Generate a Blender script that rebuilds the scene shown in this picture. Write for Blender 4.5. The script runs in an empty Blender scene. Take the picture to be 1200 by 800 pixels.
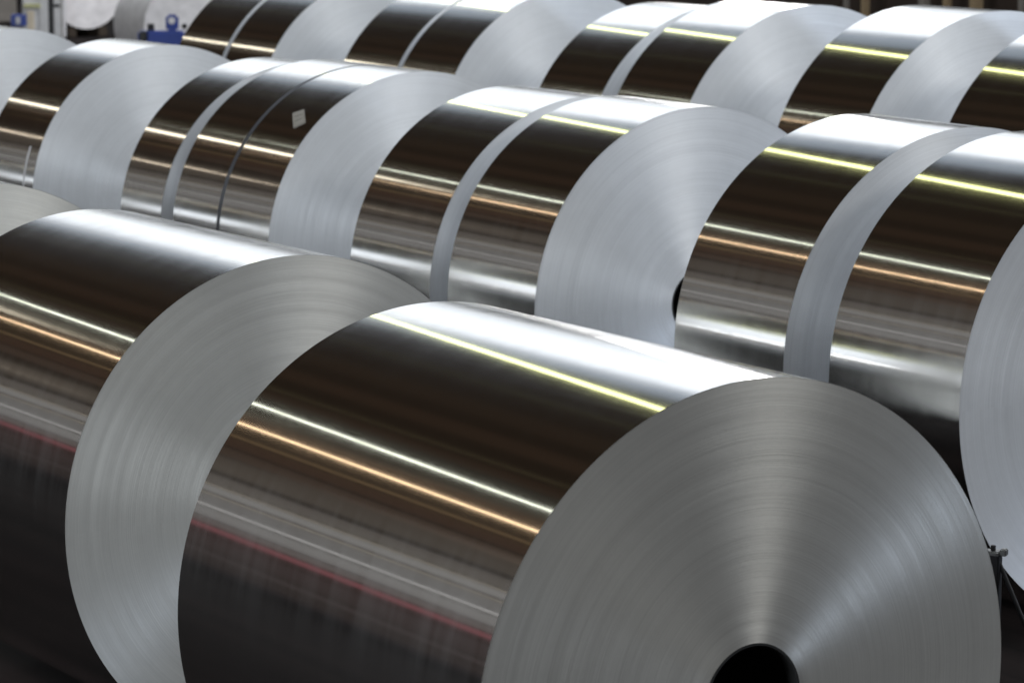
import bpy, bmesh, math, random
from mathutils import Vector, Matrix
random.seed(7)
R = math.radians
scene = bpy.context.scene
col = scene.collection

# ------------------------------------------------------------------ camera
CAM_H, FPX, PITCH, YAW, ROLL = 2.60476, 3731.24, 0.15710983, 1.00985659, -0.00092
fw = Vector((-math.sin(YAW)*math.cos(PITCH), math.cos(YAW)*math.cos(PITCH), -math.sin(PITCH)))
rt = fw.cross(Vector((0, 0, 1))).normalized(); up = rt.cross(fw)
rt, up = (math.cos(ROLL)*rt + math.sin(ROLL)*up), (-math.sin(ROLL)*rt + math.cos(ROLL)*up)
cam = bpy.data.cameras.new('camera'); cam_o = bpy.data.objects.new('camera', cam); col.objects.link(cam_o)
cam.sensor_width = 36; cam.lens = FPX/1200*36; cam.clip_end = 400; cam.clip_start = .05
cam_o.matrix_world = Matrix(((rt.x, up.x, -fw.x, 0), (rt.y, up.y, -fw.y, 0), (rt.z, up.z, -fw.z, CAM_H), (0, 0, 0, 1)))
cam.dof.use_dof = True; cam.dof.focus_distance = 8.6; cam.dof.aperture_fstop = 7
scene.camera = cam_o
def at(px, py, y):                       # the point of a pixel's ray at depth y (across the rows)
    d = fw + (px-600)/FPX*rt + (400-py)/FPX*up
    t = y/d.y
    return Vector((0, 0, CAM_H)) + t*d

# ------------------------------------------------------------------ world, lamps
w = bpy.data.worlds.new('World'); scene.world = w; w.use_nodes = True
bg = w.node_tree.nodes['Background']; bg.inputs[0].default_value = (.014, .0098, .0066, 1); bg.inputs[1].default_value = 1.0
scene.view_settings.view_transform = 'Standard'; scene.view_settings.look = 'None'
scene.view_settings.exposure = 0; scene.view_settings.gamma = 1; scene.view_settings.use_curve_mapping = False

def lamp(name, a, b, width, color, rad, aim=None):
    """rectangular lamp whose long axis runs a -> b, radiance about rad; faces down unless aim is given"""
    a, b = Vector(a), Vector(b); L = (b-a).length; ux = (b-a).normalized(); c = (a+b)/2
    z = -(Vector(aim)-c) if aim else Vector((0, 0, 1))
    z = (z - z.dot(ux)*ux).normalized(); uy = z.cross(ux)
    d = bpy.data.lights.new(name, 'AREA'); d.shape = 'RECTANGLE'; d.size = L; d.size_y = width
    d.color = color; d.energy = rad*L*width*math.pi
    o = bpy.data.objects.new(name, d); col.objects.link(o)
    o.matrix_world = Matrix(((ux.x, uy.x, z.x, c.x), (ux.y, uy.y, z.y, c.y), (ux.z, uy.z, z.z, c.z), (0, 0, 0, 1)))
    return o
# fluorescent rows under the roof (triangulated from their mirror images in the coils)
lamp('fluorescent_row_yellow', (-15, 7.3, 10), (-32, 14.8, 10), .34, (.97, 1, .42), 3.0)
lamp('fluorescent_row_white', (-15, -1.9, 10), (-29.5, 1.75, 10), .15, (.96, 1, .82), 3.4)
lamp('fluorescent_row_orange', (-15, -4.0, 10), (-30, -.75, 10), .18, (1, .70, .42), 3.6)
lamp('fluorescent_row_far', (-30.5, .2, 10), (-41, 3.5, 10), .40, (1, .90, .70), 4)
lamp('fluorescent_row_low', (-44, -7.2, 10), (-56, -3.1, 10), .5, (1, .84, .64), 3)
# added dim warm strips between the bright rows, standing in for the brown roof's bounce
for y0, y1, wd, rad, c in ((6.0, 9.2, .10, .10, (.9, .95, .45)), (4.1, 6.0, 1.1, .013, (1, .62, .36)), (2.2, 4.0, .9, .022, (1, .56, .34)), (.6, 2.6, .16, .07, (1, .85, .45)),
                           (-.2, 2.2, .7, .020, (1, .50, .30)), (-3.2, -.9, 1.2, .035, (1, .48, .28)), (-5.6, -2.6, .22, .26, (1, .66, .34)), (-6.6, -3.6, 1.2, .045, (1, .54, .36)), (-8.4, -5.0, 1.3, .055, (1, .66, .48))):
    lamp('roof_bounce_strip', (-15, y0, 10.2), (-40, y1+1.6, 10.2), wd, c, rad*.55)
# roof skylight along the far side: clear panes, and a band of tinted panes before them
for y0, y1, rad in ((15.0, 23.0, 1.5), (23.8, 29.0, 1.55), (30.4, 41, 1.2)):
    lamp('roof_skylight', (-14, (y0+y1)/2-1, 11), (-84, (y0+y1)/2+1, 11), y1-y0, (.90, .95, 1), rad)
lamp('roof_skylight_tinted', (-14, 13.0, 11), (-84, 15.0, 11), 3.0, (.70, .84, 1), .34)
# added dim bands on the hall's left side, split and tinted for mirrored streaks
for z0, z1, rad, c in ((.5, 1.1, .010, (1, .7, .75)), (1.3, 1.5, .035, (1, .75, .8)), (1.7, 2.5, .014, (1, .65, .7)), (3.25, 3.6, .07, (1, .9, .85)), (3.68, 4.3, .13, (1, .985, .96)), (4.42, 4.58, .36, (1, .985, .96)),
                       (4.66, 5.3, .09, (1, .985, .96)), (5.36, 5.44, .3, (1, .9, .75)), (5.6, 6.1, .15, (1, .985, .96)), (6.16, 6.26, .26, (1, .88, .7)), (6.4, 7.2, .06, (1, .9, .8)), (7.6, 9.4, .035, (1, .85, .7))):
    lamp('side_reflection_band', (-10, -5.5, (z0+z1)/2), (-70, -5.5, (z0+z1)/2), z1-z0, c, rad*1.15, aim=(-40, 5, (z0+z1)/2))
lamp('red_reflection_strip', (-10, -5.4, 2.98), (-45, -5.4, 2.98), .26, (1, .27, .33), .17, aim=(-27, 5, 2.98))  # added red glow, stands in for an unseen red thing mirrored in the wraps
# unseen lights on the right and behind the camera: they light the coil ends
lamp('front_soft_light', (-10.5, -13, 6.5), (-2, -13, 6.5), 11, (.89, .95, 1), 15, aim=(-8, 7, 1))  # unseen broad soft light, placed and sized to brighten the end faces
lamp('roof_fill_end', (-1, 13.5, 11), (-9.5, 13.5, 11), 11, (.90, .95, 1), 3.6)  # added panel out of view, brightens end faces of the two rear rows
lamp('end_fill_side', (14, 0, 6), (14, 9, 6), 5, (1, 1, .95), .8, aim=(-6, 4, .8))  # added broad fill for the largest coil's end face
lamp('end_light_high', (4.9, 15.6, 11), (3.5, 17.0, 11), 2.2, (1, .98, .93), 34, aim=(-6, 5, .8))
lamp('end_light_low', (1.7, 19.6, .8), (-.5, 20.4, .8), 1.1, (.72, .83, 1), 42, aim=(-6, 5, .8))
lamp('far_coil_fill', (-29, 22, 6.5), (-33, 23.5, 6.5), 2.5, (1, .98, .97), 16, aim=(-38, 17, .5))  # added light out of view, brightens the white wrapped coils

# ------------------------------------------------------------------ materials
def new_mat(name):
    m = bpy.data.materials.new(name); m.use_nodes = True; nt = m.node_tree
    for n in list(nt.nodes): nt.nodes.remove(n)
    out = nt.nodes.new('ShaderNodeOutputMaterial')
    return m, nt, out
def N(nt, t, **k):
    n = nt.nodes.new('ShaderNode'+t)
    for a, v in k.items():
        if a.startswith('i_'):
            n.inputs[a[2:].replace('_', ' ')].default_value = v
        else: setattr(n, a, v)
    return n
def math_n(nt, op, a, b=None):
    n = nt.nodes.new('ShaderNodeMath'); n.operation = op
    for i, v in enumerate((a, b)):
        if v is None: continue
        if isinstance(v, (int, float)): n.inputs[i].default_value = v
        else: nt.links.new(v, n.inputs[i])
    return n.outputs[0]
def ramp(nt, src, p0, c0, p1, c1):
    n = nt.nodes.new('ShaderNodeMapRange'); n.inputs[1].default_value = p0; n.inputs[2].default_value = p1
    n.inputs[3].default_value = c0; n.inputs[4].default_value = c1; nt.links.new(src, n.inputs[0]); return n.outputs[0]
def axis_world(nt, vec=None):
    vt = nt.nodes.new('ShaderNodeVectorTransform'); vt.vector_type = 'VECTOR'; vt.convert_from = 'OBJECT'; vt.convert_to = 'WORLD'
    if vec is None: vt.inputs[0].default_value = (1, 0, 0)
    else: nt.links.new(vec, vt.inputs[0])
    return vt.outputs[0]
def rolled_foil():
    m, nt, out = new_mat('rolled_aluminium'); L = nt.links.new
    tc = N(nt, 'TexCoord'); sep = N(nt, 'SeparateXYZ'); L(tc.outputs['Object'], sep.inputs[0])
    ang = math_n(nt, 'ARCTAN2', sep.outputs[2], sep.outputs[1])
    info = N(nt, 'ObjectInfo')
    cmb = N(nt, 'CombineXYZ'); L(sep.outputs[0], cmb.inputs[0]); L(ang, cmb.inputs[1]); L(math_n(nt, 'MULTIPLY', info.outputs['Random'], 40), cmb.inputs[2])
    # grain that runs across the strip, as the mirrored light does in the photograph
    mp = N(nt, 'Mapping'); L(cmb.outputs[0], mp.inputs[0]); mp.inputs[3].default_value = (.35, 55, 1)
    n1 = N(nt, 'TexNoise', i_Scale=1.0, i_Detail=4.0, i_Roughness=.6); L(mp.outputs[0], n1.inputs[0])
    mp2 = N(nt, 'Mapping'); L(cmb.outputs[0], mp2.inputs[0]); mp2.inputs[3].default_value = (18, 1.2, 1)
    n2 = N(nt, 'TexNoise', i_Scale=1.0, i_Detail=3.0); L(mp2.outputs[0], n2.inputs[0])
    tang = axis_world(nt)
    def lobe(rough, an, colr):
        p = N(nt, 'BsdfPrincipled'); p.inputs['Base Color'].default_value = colr; p.inputs['Metallic'].default_value = 1
        p.inputs['Anisotropic'].default_value = an; p.inputs['Roughness'].default_value = rough
        L(tang, p.inputs['Tangent']); return p
    a = lobe(.10, .9, (.90, .90, .90, 1))
    b = N(nt, 'BsdfAnisotropic', distribution='BECKMANN'); b.inputs['Color'].default_value = (.86, .87, .88, 1)
    b.inputs['Roughness'].default_value = .27; b.inputs['Anisotropy'].default_value = -.45; L(tang, b.inputs['Tangent'])
    # hand marks and rubbed patches
    sm = N(nt, 'TexNoise', i_Scale=5.0, i_Detail=6.0, i_Roughness=.68, i_Distortion=.6); L(cmb.outputs[0], sm.inputs[0])
    mp3 = N(nt, 'Mapping'); L(cmb.outputs[0], mp3.inputs[0]); mp3.inputs[3].default_value = (4, 230, 1)
    scr = N(nt, 'TexNoise', i_Scale=1.0, i_Detail=2.0); L(mp3.outputs[0], scr.inputs[0])
    L(ramp(nt, n2.outputs[0], .3, .10, .7, .13), a.inputs['Roughness'])
    bm_ = N(nt, 'Bump', i_Strength=.007, i_Distance=.002); L(n1.outputs[0], bm_.inputs['Height'])
    bm2 = N(nt, 'Bump', i_Strength=.0025, i_Distance=.004); L(sm.outputs[0], bm2.inputs['Height']); L(bm_.outputs[0], bm2.inputs['Normal'])
    L(bm2.outputs[0], a.inputs['Normal'])
    f = math_n(nt, 'ADD', ramp(nt, n1.outputs[0], .3, .08, .75, .24), ramp(nt, sm.outputs[0], .54, 0, .76, .10))
    f = math_n(nt, 'ADD', f, ramp(nt, scr.outputs[0], .62, 0, .74, .08))
    mx = N(nt, 'MixShader'); L(f, mx.inputs[0]); L(a.outputs[0], mx.inputs[1]); L(b.outputs[0], mx.inputs[2])
    L(mx.outputs[0], out.inputs[0]); return m
def coil_edge(name='coil_edge', tint=(.80, .82, .85, 1), diff=.70, ringy=1.0, bump=.10):
    m, nt, out = new_mat(name); L = nt.links.new
    tc = N(nt, 'TexCoord'); sep = N(nt, 'SeparateXYZ'); L(tc.outputs['Object'], sep.inputs[0])
    info = N(nt, 'ObjectInfo')
    yz = N(nt, 'CombineXYZ'); L(sep.outputs[1], yz.inputs[1]); L(sep.outputs[2], yz.inputs[2])
    ln = N(nt, 'VectorMath', operation='LENGTH'); L(yz.outputs[0], ln.inputs[0]); r = ln.outputs['Value']
    nr = N(nt, 'VectorMath', operation='NORMALIZE'); L(yz.outputs[0], nr.inputs[0])
    tang = axis_world(nt, nr.outputs[0])
    off = math_n(nt, 'MULTIPLY', info.outputs['Random'], 37)
    rr = math_n(nt, 'ADD', r, off)
    def ringnoise(freq, det):
        n = N(nt, 'TexNoise', i_Scale=1.0, i_Detail=det, i_Roughness=.65); n.noise_dimensions = '1D'
        L(math_n(nt, 'MULTIPLY', rr, freq), n.inputs['W']); return n.outputs[0]
    fine = ringnoise(300, 3); mid = ringnoise(30, 2)
    # rings that fade in and out round the coil
    big = N(nt, 'TexNoise', i_Scale=3.2, i_Detail=3.0); L(tc.outputs['Object'], big.inputs[0])
    sc = N(nt, 'TexNoise', i_Scale=9.0, i_Detail=5.0, i_Roughness=.7); L(tc.outputs['Object'], sc.inputs[0])
    fineamt = math_n(nt, 'MULTIPLY', math_n(nt, 'SUBTRACT', fine, .5), ramp(nt, big.outputs[0], .35, .10*ringy, .65, .42*ringy))
    v = math_n(nt, 'ADD', math_n(nt, 'ADD', fineamt, 1.0), math_n(nt, 'MULTIPLY', math_n(nt, 'SUBTRACT', mid, .5), .08))
    v = math_n(nt, 'ADD', v, math_n(nt, 'MULTIPLY', math_n(nt, 'SUBTRACT', sc.outputs[0], .5), .14))
    cm = N(nt, 'Mix', data_type='RGBA', blend_type='MULTIPLY'); cm.inputs[0].default_value = 1
    cm.inputs[6].default_value = tint; cc = N(nt, 'CombineColor')
    for i in range(3): L(v, cc.inputs[i])
    L(cc.outputs[0], cm.inputs[7])
    # short arcs of proud and sunken layers
    an = math_n(nt, 'ARCTAN2', sep.outputs[2], sep.outputs[1]); ac = N(nt, 'CombineXYZ')
    L(math_n(nt, 'MULTIPLY', rr, 120), ac.inputs[0]); L(math_n(nt, 'MULTIPLY', an, 1.1), ac.inputs[1])
    arc = N(nt, 'TexNoise', i_Scale=1.0, i_Detail=3.0, i_Roughness=.6); L(ac.outputs[0], arc.inputs[0])
    v = math_n(nt, 'ADD', v, math_n(nt, 'MULTIPLY', math_n(nt, 'SUBTRACT', arc.outputs[0], .5), .16*ringy))
    for i in range(3): L(v, cc.inputs[i])
    hh = math_n(nt, 'ADD', fine, math_n(nt, 'MULTIPLY', arc.outputs[0], 1.6))
    bp = N(nt, 'Bump', i_Strength=bump, i_Distance=.002); L(hh, bp.inputs['Height'])
    p = N(nt, 'BsdfPrincipled'); p.inputs['Metallic'].default_value = 1; p.inputs['Anisotropic'].default_value = .96
    L(cm.outputs[2], p.inputs['Base Color']); L(tang, p.inputs['Tangent']); L(bp.outputs[0], p.inputs['Normal'])
    L(ramp(nt, mid, .3, .41, .7, .50), p.inputs['Roughness'])
    d = N(nt, 'BsdfDiffuse'); L(cm.outputs[2], d.inputs[0])
    mx = N(nt, 'MixShader'); mx.inputs[0].default_value = diff; L(p.outputs[0], mx.inputs[1]); L(d.outputs[0], mx.inputs[2])
    L(mx.outputs[0], out.inputs[0]); return m
def plain(name, c, rough=.6, metal=0, var=.15, scale=8, spec=.5):
    m, nt, out = new_mat(name); L = nt.links.new
    tc = N(nt, 'TexCoord'); n = N(nt, 'TexNoise', i_Scale=scale, i_Detail=5.0, i_Roughness=.6); L(tc.outputs['Object'], n.inputs[0])
    p = N(nt, 'BsdfPrincipled'); p.inputs['Metallic'].default_value = metal; p.inputs['Specular IOR Level'].default_value = spec
    cm = N(nt, 'Mix', data_type='RGBA', blend_type='MULTIPLY'); cm.inputs[0].default_value = 1; cm.inputs[6].default_value = (*c, 1)
    cc = N(nt, 'CombineColor'); f = ramp(nt, n.outputs[0], .25, 1-var, .75, 1+var)
    for i in range(3): L(f, cc.inputs[i])
    L(cc.outputs[0], cm.inputs[7]); L(cm.outputs[2], p.inputs['Base Color'])
    L(ramp(nt, n.outputs[0], .3, max(.03, rough-.08), .7, min(1, rough+.08)), p.inputs['Roughness'])
    L(p.outputs[0], out.inputs[0]); return m
M_FOIL, M_EDGE = rolled_foil(), coil_edge()
M_EDGE_DULL = coil_edge('coil_edge_dull', (.76, .76, .735, 1), .55, .9, .20)
M_CORE = plain('core_steel', (.02, .02, .02), .7, 0)
def floor_mat():
    m, nt, out = new_mat('dark_shop_floor'); L = nt.links.new
    tc = N(nt, 'TexCoord'); mp = N(nt, 'Mapping'); L(tc.outputs['Object'], mp.inputs[0]); mp.inputs[3].default_value = (.12, 3.2, 1)
    n = N(nt, 'TexNoise', i_Scale=1.0, i_Detail=5.0, i_Roughness=.6); L(mp.outputs[0], n.inputs[0])
    cr = N(nt, 'ValToRGB'); L(n.outputs[0], cr.inputs[0])          # oily wear tracks along the rows
    cr.color_ramp.elements[0].position = .40; cr.color_ramp.elements[0].color = (.0035, .0028, .0026, 1)
    cr.color_ramp.elements[1].position = .72; cr.color_ramp.elements[1].color = (.020, .014, .013, 1)
    p = N(nt, 'BsdfPrincipled'); p.inputs['Roughness'].default_value = .95; p.inputs['Specular IOR Level'].default_value = .1
    L(cr.outputs[0], p.inputs['Base Color']); L(p.outputs[0], out.inputs[0]); return m
M_FLOOR = floor_mat()
M_WHITE = plain('white_wrap', (.80, .78, .80), .5)
M_BLUE = plain('blue_paint', (.012, .045, .30), .4)
M_BLACK = plain('black_paint', (.012, .012, .014), .5)
M_STEEL = plain('bright_steel', (.7, .7, .68), .25, 1)
M_DULLSTEEL = plain('dull_steel', (.35, .35, .34), .4, 1)
M_PAPER = plain('label_paper', (.23, .215, .19), .8, 0, .08, 30)
M_PRINT = plain('label_print', (.15, .14, .12), .8, 0, .1, 30)
M_BROWN = plain('brown_cladding', (.030, .018, .012), .7, 0, .3, 2)
M_TAN = plain('tan_paint', (.30, .22, .13), .6)
M_GREY = plain('grey_paint', (.22, .20, .18), .6)
M_PALE = plain('pale_paint', (.62, .62, .64), .5)
M_CREAM = plain('cream_paint', (.66, .58, .46), .6)
M_YELLOW = plain('yellow_green_paint', (.50, .50, .26), .5)
M_WOOD = plain('dark_timber', (.045, .032, .022), .8, 0, .3, 12)

# ------------------------------------------------------------------ helpers
def link(name, me, mat, parent=None, loc=(0, 0, 0), smooth=False):
    if mat: me.materials.append(mat)
    if smooth: me.polygons.foreach_set('use_smooth', [True]*len(me.polygons))
    o = bpy.data.objects.new(name, me); col.objects.link(o); o.parent = parent; o.location = loc
    return o
def lathe_mesh(name, prof, seg=192, a0=0.0):
    """prof: list of (x, r); surface of revolution round X"""
    vs, fs = [], []
    cs = [(math.cos(2*math.pi*i/seg+a0), math.sin(2*math.pi*i/seg+a0)) for i in range(seg)]
    for x, r in prof:
        vs += [(x, r*c, r*s) for c, s in cs]
    for j in range(len(prof)-1):
        for i in range(seg):
            k = (i+1) % seg
            fs.append((j*seg+i, j*seg+k, (j+1)*seg+k, (j+1)*seg+i))
    me = bpy.data.meshes.new(name); me.from_pydata(vs, [], fs); me.update()
    return me
def box_mesh(name, boxes, bevel=.0):
    bm = bmesh.new()
    for (cx, cy, cz, sx, sy, sz) in boxes:
        bmesh.ops.create_cube(bm, size=1, matrix=Matrix.Translation((cx, cy, cz)) @ Matrix.Diagonal((sx, sy, sz, 1)))
    if bevel: bmesh.ops.bevel(bm, geom=bm.edges[:], offset=bevel, segments=2, affect='EDGES', clamp_overlap=True)
    me = bpy.data.meshes.new(name); bm.to_mesh(me); bm.free(); return me
def tag(o, label=None, cat=None, group=None, kind=None):
    if label: o['label'] = label
    if cat: o['category'] = cat
    if group: o['group'] = group
    if kind: o['kind'] = kind
    return o
def empty(name, loc, rz=0):
    o = bpy.data.objects.new(name, None); col.objects.link(o); o.location = loc; o.rotation_euler.z = rz; o.empty_display_size = .1
    return o

# ------------------------------------------------------------------ setting
fl = link('floor', box_mesh('floor', [(-60, 20, -.1, 240, 160, .2)]), M_FLOOR); tag(fl, kind='structure')

# ------------------------------------------------------------------ the coils
CORE_R = .130
def make_coil(xl, xr, y, r, ang, label, group, tele=.0006, mat_edge=None, mat_barrel=None, core_r=CORE_R, name='aluminium_coil', zbase=0, seg=192):
    half = (xr-xl)/2; rnd = random.Random(int(-xl*1000)+int(y*77))
    ax = Vector((math.cos(ang), math.sin(ang), 0))
    c = Vector((xr, y, zbase)) - ax*half
    root = empty(name, c, ang); tag(root, label, 'metal coil', group)
    e = half-.0005; n = 8
    prof = [(-e + 2*e*i/n, r) for i in range(n+1)]
    link('outer_wrap', lathe_mesh('outer_wrap', prof, seg), mat_barrel or M_FOIL, root, (0, 0, r), True)
    for s in (1, -1):
        rings = 46 if s > 0 else 6
        pr = []; off = 0; drift = 0
        for i in range(rings+1):
            rad = core_r + (r-.0003-core_r)*i/rings
            if rnd.random() < .3: drift = rnd.uniform(-tele, tele)*1.6
            off = drift*.6 + rnd.uniform(-tele, tele)*.5
            if i in (0, rings): off = 0
            pr.append((s*(half-.001+off), rad))
        me = lathe_mesh('end_face', pr if s < 0 else pr[::-1], seg)
        link('end_face', me, mat_edge or M_EDGE, root, (0, 0, r), True)
    e2 = half+.001
    core = lathe_mesh('core_tube', [(e2, core_r-.004), (e2, core_r+.0015), (-e2, core_r+.0015), (-e2, core_r-.004), (e2, core_r-.004)], 96)
    link('core_tube', core, M_CORE, root, (0, 0, r))
    return root
M_EDGE_GAP_SHADE = coil_edge('coil_edge_gap_shade', (.20, .21, .23, 1), .6, .8, .10)  # end faces darkened to paint in the shade of the narrow gap
YA, YB, YC = 4.142417, 7.288207, 9.999493
GA, GB, GC = 'coils of the front row', 'coils of the middle row', 'coils of the back row'
coils = {}
spec = [
 # key, xl, xr, y, r, ang, tele, label
 ('A1', -11.35, -9.972, YA-.006, .729, 0, .0010, 'front-row foil coil showing only a dull grey sliver of its end face'),
 ('A2', -9.229, -7.878, YA+.076, .719, .0106, .0009, 'wide front-row coil whose ringed grey end face is half covered by the next coil'),
 ('A3', -6.854, -5.485, YA-.070, .722, .0101, .0004, 'largest shiny aluminium coil with its whole brushed end face and black core hole showing'),
 ('B0', -17.60, -16.938, YB-.003, .763, 0, .0006, 'middle-row coil with only its pale end face showing beside the blue box and black post'),
 ('B1', -15.625, -14.980, YB+.004, .769, .001, .0006, 'narrow middle-row coil with a broad pale end face below the white wrapped coil'),
 ('B2', -13.918, -13.480, YB-.006, .768, 0, .0005, 'narrow middle-row coil, first of three set close, next to a broad pale end face'),
 ('B3', -13.335, -12.893, YB, .780, .0008, .0005, 'narrow middle-row coil squeezed in the centre of three close-set coils'),
 ('B4', -12.862, -12.385, YB, .780, .0008, .0006, 'narrow middle-row coil with a small square paper label on its dark wrap'),
 ('B5', -11.628, -10.966, YB-.018, .773, -.0032, .0006, 'middle-row coil just behind the one with the core hole glimpse, narrow strip of end face'),
 ('B6', -10.839, -10.196, YB-.005, .778, .0047, .0006, 'middle-row coil with a large pale end face and a glimpse of its black core hole'),
 ('B7', -9.227, -8.581, YB-.006, .799, .001, .0005, 'middle-row coil right after the glimpse of core hole, its end face a curved grey band'),
 ('B8', -8.341, -7.666, YB+.006, .801, -.0005, .0006, 'last middle-row coil, blue-grey end face beside the largest coil and the clamp post'),
 ('C1', -18.778, -18.125, YC, .863, 0, .0005, 'back-row coil next to the blue machine, its end face a thin pale line'),
 ('C2', -18.075, -17.486, YC, .863, 0, .0006, 'second back-row coil from the blue machine, with a broad pale end face'),
 ('C3', -16.584, -15.953, YC, .867, 0, .0005, 'third back-row coil from the blue machine, its end face a thin pale line'),
 ('C4', -15.900, -15.306, YC, .868, 0, .0006, 'fourth back-row coil from the blue machine, with a broad pale end face'),
 ('C5', -14.446, -13.843, YC-.002, .854, -.0005, .0005, 'fifth back-row coil from the blue machine, its end face a narrow blue-grey band'),
 ('C6', -13.653, -13.004, YC-.002, .877, -.0033, .0006, 'sixth back-row coil from the blue machine, broad pale end face with its rounded top showing'),
 ('C7', -12.204, -11.564, YC-.001, .895, -.0031, .0006, 'back-row coil with a bright yellow-green light stripe, standing before the posts of the brown partition'),
 ('C8', -11.007, -10.36, YC+.004, .894, .0018, .0006, 'last coil of the back row, mostly dark wrap with a thin yellow-green stripe'),
]
for i in range(5):      # the front row goes on beyond the frame and is mirrored in the middle row
    spec.append(('A%d' % (-i), -13.25-i*1.95, -11.85-i*1.95, YA+.02*math.sin(i*2.1), .722+.006*math.cos(i*1.7), 0, .001, 'shiny foil coil farther along the front row, beyond the grey sliver of end face'))
for k, xl, xr, y, r, a, te, lab in spec:
    coils[k] = make_coil(xl, xr, y, r, a, lab, {'A': GA, 'B': GB, 'C': GC}[k[0]], te, M_EDGE_DULL if k[0] == 'A' else M_EDGE_GAP_SHADE if k == 'B3' else M_EDGE)

# paper label on the wrap of B4
def wrap_patch(key, corners, mat, name, lift, parent=None, n=8):
    """a sheet bent over the wrap: corners are (x local, angle from -y upward) a,b,c,d"""
    root = coils[key]; r = [s for s in spec if s[0] == key][0][4]
    vs, fs = [], []
    for h in (lift, .0004):
        for i in range(n+1):
            for j in range(n+1):
                u, v = i/n, j/n
                q = [(1-u)*(1-v)*a+u*(1-v)*b+u*v*c+(1-u)*v*d for a, b, c, d in zip(*corners)]
                rr_ = r+h
                vs.append((q[0], -rr_*math.cos(q[1]), rr_*math.sin(q[1])))
    m = (n+1)*(n+1)
    for i in range(n):
        for j in range(n):
            a = i*(n+1)+j; fs.append((a, a+1, a+n+2, a+n+1)); fs.append((m+a, m+a+n+1, m+a+n+2, m+a+1))
    for i in range(n):
        for a, b in ((i, i+1), (n*(n+1)+i+1, n*(n+1)+i), ((i+1)*(n+1), i*(n+1)), (i*(n+1)+n, (i+1)*(n+1)+n)):
            fs.append((a, b, m+b, m+a))
    me = bpy.data.meshes.new(name); me.from_pydata(vs, [], fs); me.update()
    if parent: return link(name, me, mat, parent)
    return link(name, me, mat, root, (0, 0, r), True)
def b4(px, py):                       # pixel -> (x along the coil, angle round it) where its ray meets the wrap
    root = coils['B4']; p = root.location; r = .780
    d = fw + (px-600)/FPX*rt + (400-py)/FPX*up
    oy, oz = -p.y, CAM_H-r
    A_, B_, D_ = d.y*d.y+d.z*d.z, 2*(d.y*oy+d.z*oz), oy*oy+oz*oz-r*r
    t = (-B_-math.sqrt(B_*B_-4*A_*D_))/(2*A_)
    return (t*d.x-p.x, math.atan2(oz+t*d.z, -(oy+t*d.y)))
L4 = [b4(343, 133), b4(356.5, 128.5), b4(358, 144), b4(344, 150.5)]
lb = wrap_patch('B4', L4, M_PAPER, 'paper_label', .002); lb['label'] = 'small square paper label stuck askew'
def sub(u0, u1, v0, v1):
    a, b, c, d = L4
    f = lambda u, v: tuple((1-u)*(1-v)*p+u*(1-v)*q+u*v*s+(1-u)*v*t for p, q, s, t in zip(a, b, c, d))
    return [f(u0, v0), f(u1, v0), f(u1, v1), f(u0, v1)]
for uv in ((.14, .86, .30, .34), (.14, .8, .60, .64)):
    pp = wrap_patch('B4', sub(*uv), M_PRINT, 'print_line', .0032, lb, 4)
# narrow pale strip on the lower wrap of B1
wrap_patch('B1', [(.195, -.2), (.211, -.2), (.211, .36), (.195, .36)], M_PALE, 'pale_strip', .0015)

# ------------------------------------------------------------------ clamp post between the front and middle rows
pt = at(1166, 643, 5.62)
cp = empty('clamp_post', (pt.x, pt.y, 0), R(30)); tag(cp, 'dark steel post with a small shiny clamp head beside the largest coil', 'post')
h = pt.z
link('post', box_mesh('post', [(0, 0, (h-.014)/2, .034, .034, h-.014)], .004), M_BLACK, cp)
link('base_plate', box_mesh('base_plate', [(0, 0, .006, .22, .22, .012)], .003), M_BLACK, cp)
hd = link('clamp_head', box_mesh('clamp_head', [(-.008, 0, h-.010, .050, .036, .012), (.026, 0, h-.006, .018, .024, .020)], .003), M_DULLSTEEL, cp)
bmz = bmesh.new(); bmesh.ops.create_cone(bmz, cap_ends=True, segments=10, radius1=.007, radius2=.007, depth=.018, matrix=Matrix.Translation((-.005, 0, h+.001)))
me = bpy.data.meshes.new('bolt'); bmz.to_mesh(me); bmz.free(); link('bolt', me, M_BLACK, hd)
bmz = bmesh.new(); d = Vector((.16, 0, -.34)); q = d.to_track_quat('Z', 'Y').to_matrix().to_4x4()
bmesh.ops.create_cone(bmz, cap_ends=True, segments=10, radius1=.006, radius2=.006, depth=d.length, matrix=Matrix.Translation(Vector((.01, 0, h-.03))+d/2) @ q)
me = bpy.data.meshes.new('brace'); bmz.to_mesh(me); bmz.free(); link('brace', me, M_BLACK, cp)

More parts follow.
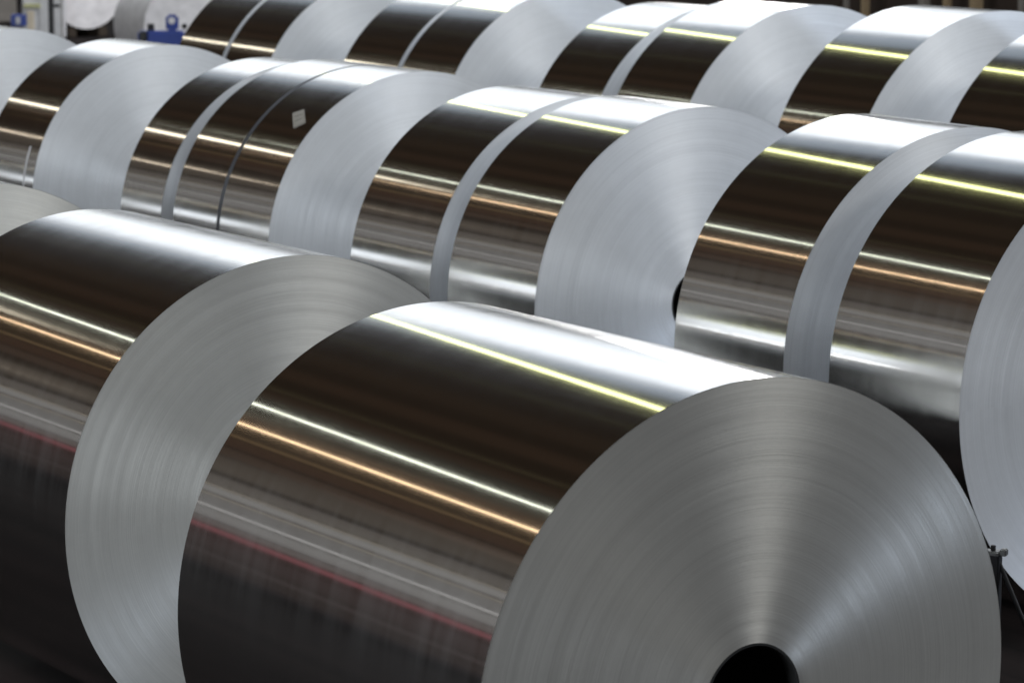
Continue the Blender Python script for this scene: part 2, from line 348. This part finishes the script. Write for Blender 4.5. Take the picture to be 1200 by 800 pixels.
# ------------------------------------------------------------------ far background
YW = 21.0
wall = empty('partition_wall', (-34, YW, 0)); tag(wall, 'low dark brown clad partition behind the back row of coils', 'wall')
me_pl = None
for i in range(60):
    x0 = -55 + i*.75 + 34
    if me_pl is None: me_pl = box_mesh('panel', [(0, .04, 1.1, .742, .05, 2.2)], .006); me_pl.materials.append(M_BROWN)
    o = bpy.data.objects.new('panel', me_pl); col.objects.link(o); o.parent = wall; o.location = (x0, random.uniform(-.006, .006), 0)
for px, wd, m, what in ((992, .05, M_GREY, 'slim grey post before the brown partition, just above the broad pale end face'), (1014, .07, M_TAN, 'tan post before the brown partition, between a pale end face and a striped coil'),
                        (1083, .09, M_GREY, 'stout grey post before the brown partition, above the bright-striped coil'), (1110, .07, M_TAN, 'tan post next to the stout grey post of the brown partition'),
                        (1144, .10, M_TAN, 'stoutest tan post before the brown partition'), (1197, .05, M_GREY, 'slim grey post before the brown partition, above the last back-row coil')):
    p = at(px, 4, YW-.35)
    o = empty('partition_post', (p.x, YW-.35, 0)); tag(o, what, 'post', 'posts along the brown partition')
    link('upright', box_mesh('upright', [(0, 0, 1.05, wd, wd, 2.1)], .006), m, o)
    link('foot', box_mesh('foot', [(0, 0, .01, wd*2, wd*2, .02)], .003), m, o)
# wrapped coils far behind
def far_coil(px, py, ypos, r, z0, length, label):
    c = at(px, py, ypos)
    o = make_coil(c.x-length, c.x, ypos, r, 0, label, 'white wrapped coils in the background', .001, M_WHITE, M_WHITE, .03, 'wrapped_coil', z0, 64)
    return o
far_coil(102, 2, 17.7, .53, .10, .8, 'white wrapped coil on a dark skid behind the black post')
p = at(102, 2, 17.7)
o = link('timber_skid', box_mesh('timber_skid', [(0, -.22, .06, .8, .12, .12), (0, .22, .06, .8, .12, .12), (.0, 0, .03, .12, .9, .05)], .006), M_WOOD, None, (p.x-.4, 17.7, 0))
tag(o, 'dark timber skid under the white wrapped coil', 'skid')
far_coil(216, 28, 16.0, .50, 0, .8, 'white wrapped coil behind the blue machine')
# yellow rail
a = at(124, 8, 19.4); b = at(182, 8, 19.4)
gr = empty('guard_rail', ((a.x+b.x)/2, 19.4, 0)); tag(gr, 'low pale yellow-green rail between the two white wrapped coils', 'rail')
link('rail_beam', box_mesh('rail_beam', [(0, 0, a.z, b.x-a.x+.8, .06, .08)], .008), M_YELLOW, gr)
for s in (-1, 1): link('rail_post', box_mesh('rail_post', [(s*((b.x-a.x)/2+.3), .06, a.z/2, .06, .06, a.z)], .005), M_YELLOW, gr)
# sack
p = at(151, 38, 17.2); bmz = bmesh.new(); bmesh.ops.create_icosphere(bmz, subdivisions=3, radius=1)
for v in bmz.verts:
    f = 1+.08*math.sin(5*v.co.x+2*v.co.z)+.05*math.sin(9*v.co.y)
    v.co = Vector((v.co.x*.13*f, v.co.y*.15*f, max(-.9, v.co.z)*(p.z+.12)/1.9*f))
me = bpy.data.meshes.new('white_sack'); bmz.to_mesh(me); bmz.free()
zmin = min(v.co.z for v in me.vertices)
sk = link('white_sack', me, M_WHITE, None, (p.x, p.y, -zmin), True); tag(sk, 'small white sack standing next to the blue machine', 'sack')
RZ = math.atan2(rt.y, rt.x)
def far(px, py, w): return Vector((0, 0, CAM_H)) + w*(fw + (px-600)/FPX*rt + (400-py)/FPX*up)
def m_px(n, w): return n*w/FPX
# blue machine
W = 33.0; c0 = far(189, 44, W); zt = far(189, 36, W).z; u = m_px(1, W)
bmn = empty('blue_machine', (c0.x, c0.y, 0), RZ); tag(bmn, 'bright blue machine with an upright bracket and a white round eye', 'machine')
link('machine_body', box_mesh('machine_body', [(0, 0, zt/2, 54*u, .16, zt)], .02), M_BLUE, bmn)
link('side_block', box_mesh('side_block', [(-20*u, -.10, zt-.05, 9*u, .06, .10)], .01), M_BLACK, bmn)
zq = far(202, 17, W).z; bx_ = 13*u
br = link('bracket', box_mesh('bracket', [(bx_, 0, (zt+zq)/2-.005, 15*u, .06, zq-zt+.01)], .025), M_BLUE, bmn)
ze = far(202, 24, W).z
def disc(name, x, y, z, r, dep, mat, par, axis='X'):
    b_ = bmesh.new(); bmesh.ops.create_cone(b_, cap_ends=True, segments=24, radius1=r, radius2=r, depth=dep, matrix=Matrix.Translation((x, y, z)) @ (Matrix.Rotation(R(90), 4, axis) if axis else Matrix()))
    m_ = bpy.data.meshes.new(name); b_.to_mesh(m_); b_.free(); return link(name, m_, mat, par)
disc('white_eye', bx_, -.034, ze, 4*u, .02, M_WHITE, br)
disc('knob', -12*u, 0, zt+.03, .036, .08, M_BLACK, bmn, None)
# black post with side arm
W = 37; c0 = far(60, 20, W); u = m_px(1, W)
bp = empty('black_post', (c0.x, c0.y, 0), RZ); tag(bp, 'thin black post with a short side arm before the white wrapped coil', 'post')
link('pole', box_mesh('pole', [(0, 0, .9, 6*u, 6*u, 1.8)], .006), M_BLACK, bp)
z7 = far(60, 7, W).z
link('side_arm', box_mesh('side_arm', [(6*u, 0, z7, 9*u, .04, 4*u)], .005), M_BLACK, bp)
link('thin_rod', box_mesh('thin_rod', [(12*u, .02, .55, 1.6*u, 1.6*u, 1.1)], .002), M_GREY, bp)
link('foot', box_mesh('foot', [(.04, 0, .01, .3, .2, .02)], .004), M_BLACK, bp)
# pale cabinet
W = 41.5; c0 = far(50, 20, W); u = m_px(1, W)
cb = empty('pale_cabinet', (c0.x, c0.y, 0), RZ); tag(cb, 'pale grey cabinet behind the black post', 'cabinet')
link('cabinet_body', box_mesh('cabinet_body', [(0, .15, .8, 48*u, .3, 1.6)], .02), M_PALE, cb)
link('trim_bar', box_mesh('trim_bar', [(-12*u, -.02, far(38, 7, W).z, 20*u, .04, 4.5*u)], .006), M_YELLOW, cb)
link('leg_strip', box_mesh('leg_strip', [(-14*u, -.012, far(36, 24, W).z, 8*u, .03, 22*u)], .006), M_CREAM, cb)
link('cabinet_door', box_mesh('cabinet_door', [(9*u, -.008, .8, 24*u, .02, 1.5)], .004), M_PALE, cb)
# blue control box
W = 39; c0 = far(22, 24, W); u = m_px(1, W); zt = far(22, 17, W).z; zb = far(22, 31, W).z
bb = empty('blue_box', (c0.x, c0.y, 0), RZ); tag(bb, 'small blue control box with a white plate on a grey stand', 'box')
link('stand', box_mesh('stand', [(0, 0, zb/2, .1, .08, zb)], .006), M_GREY, bb)
bx = link('case', box_mesh('case', [(0, 0, (zt+zb)/2, 17*u, .12, zt-zb)], .012), M_BLUE, bb)
link('white_plate', box_mesh('white_plate', [(0, -.064, (zt+zb)/2, 5*u, .012, 8*u)], .003), M_PALE, bx)
p = at(3, 14, 18.2)
cl = empty('grey_column', (p.x, 18.2, 0)); tag(cl, 'grey-brown building column beside the blue control box', 'column')
link('shaft', box_mesh('shaft', [(0, 0, 1.3, .34, .3, 2.6)], .01), M_GREY, cl)
link('plinth', box_mesh('plinth', [(0, 0, .05, .44, .4, .1)], .01), M_GREY, cl)
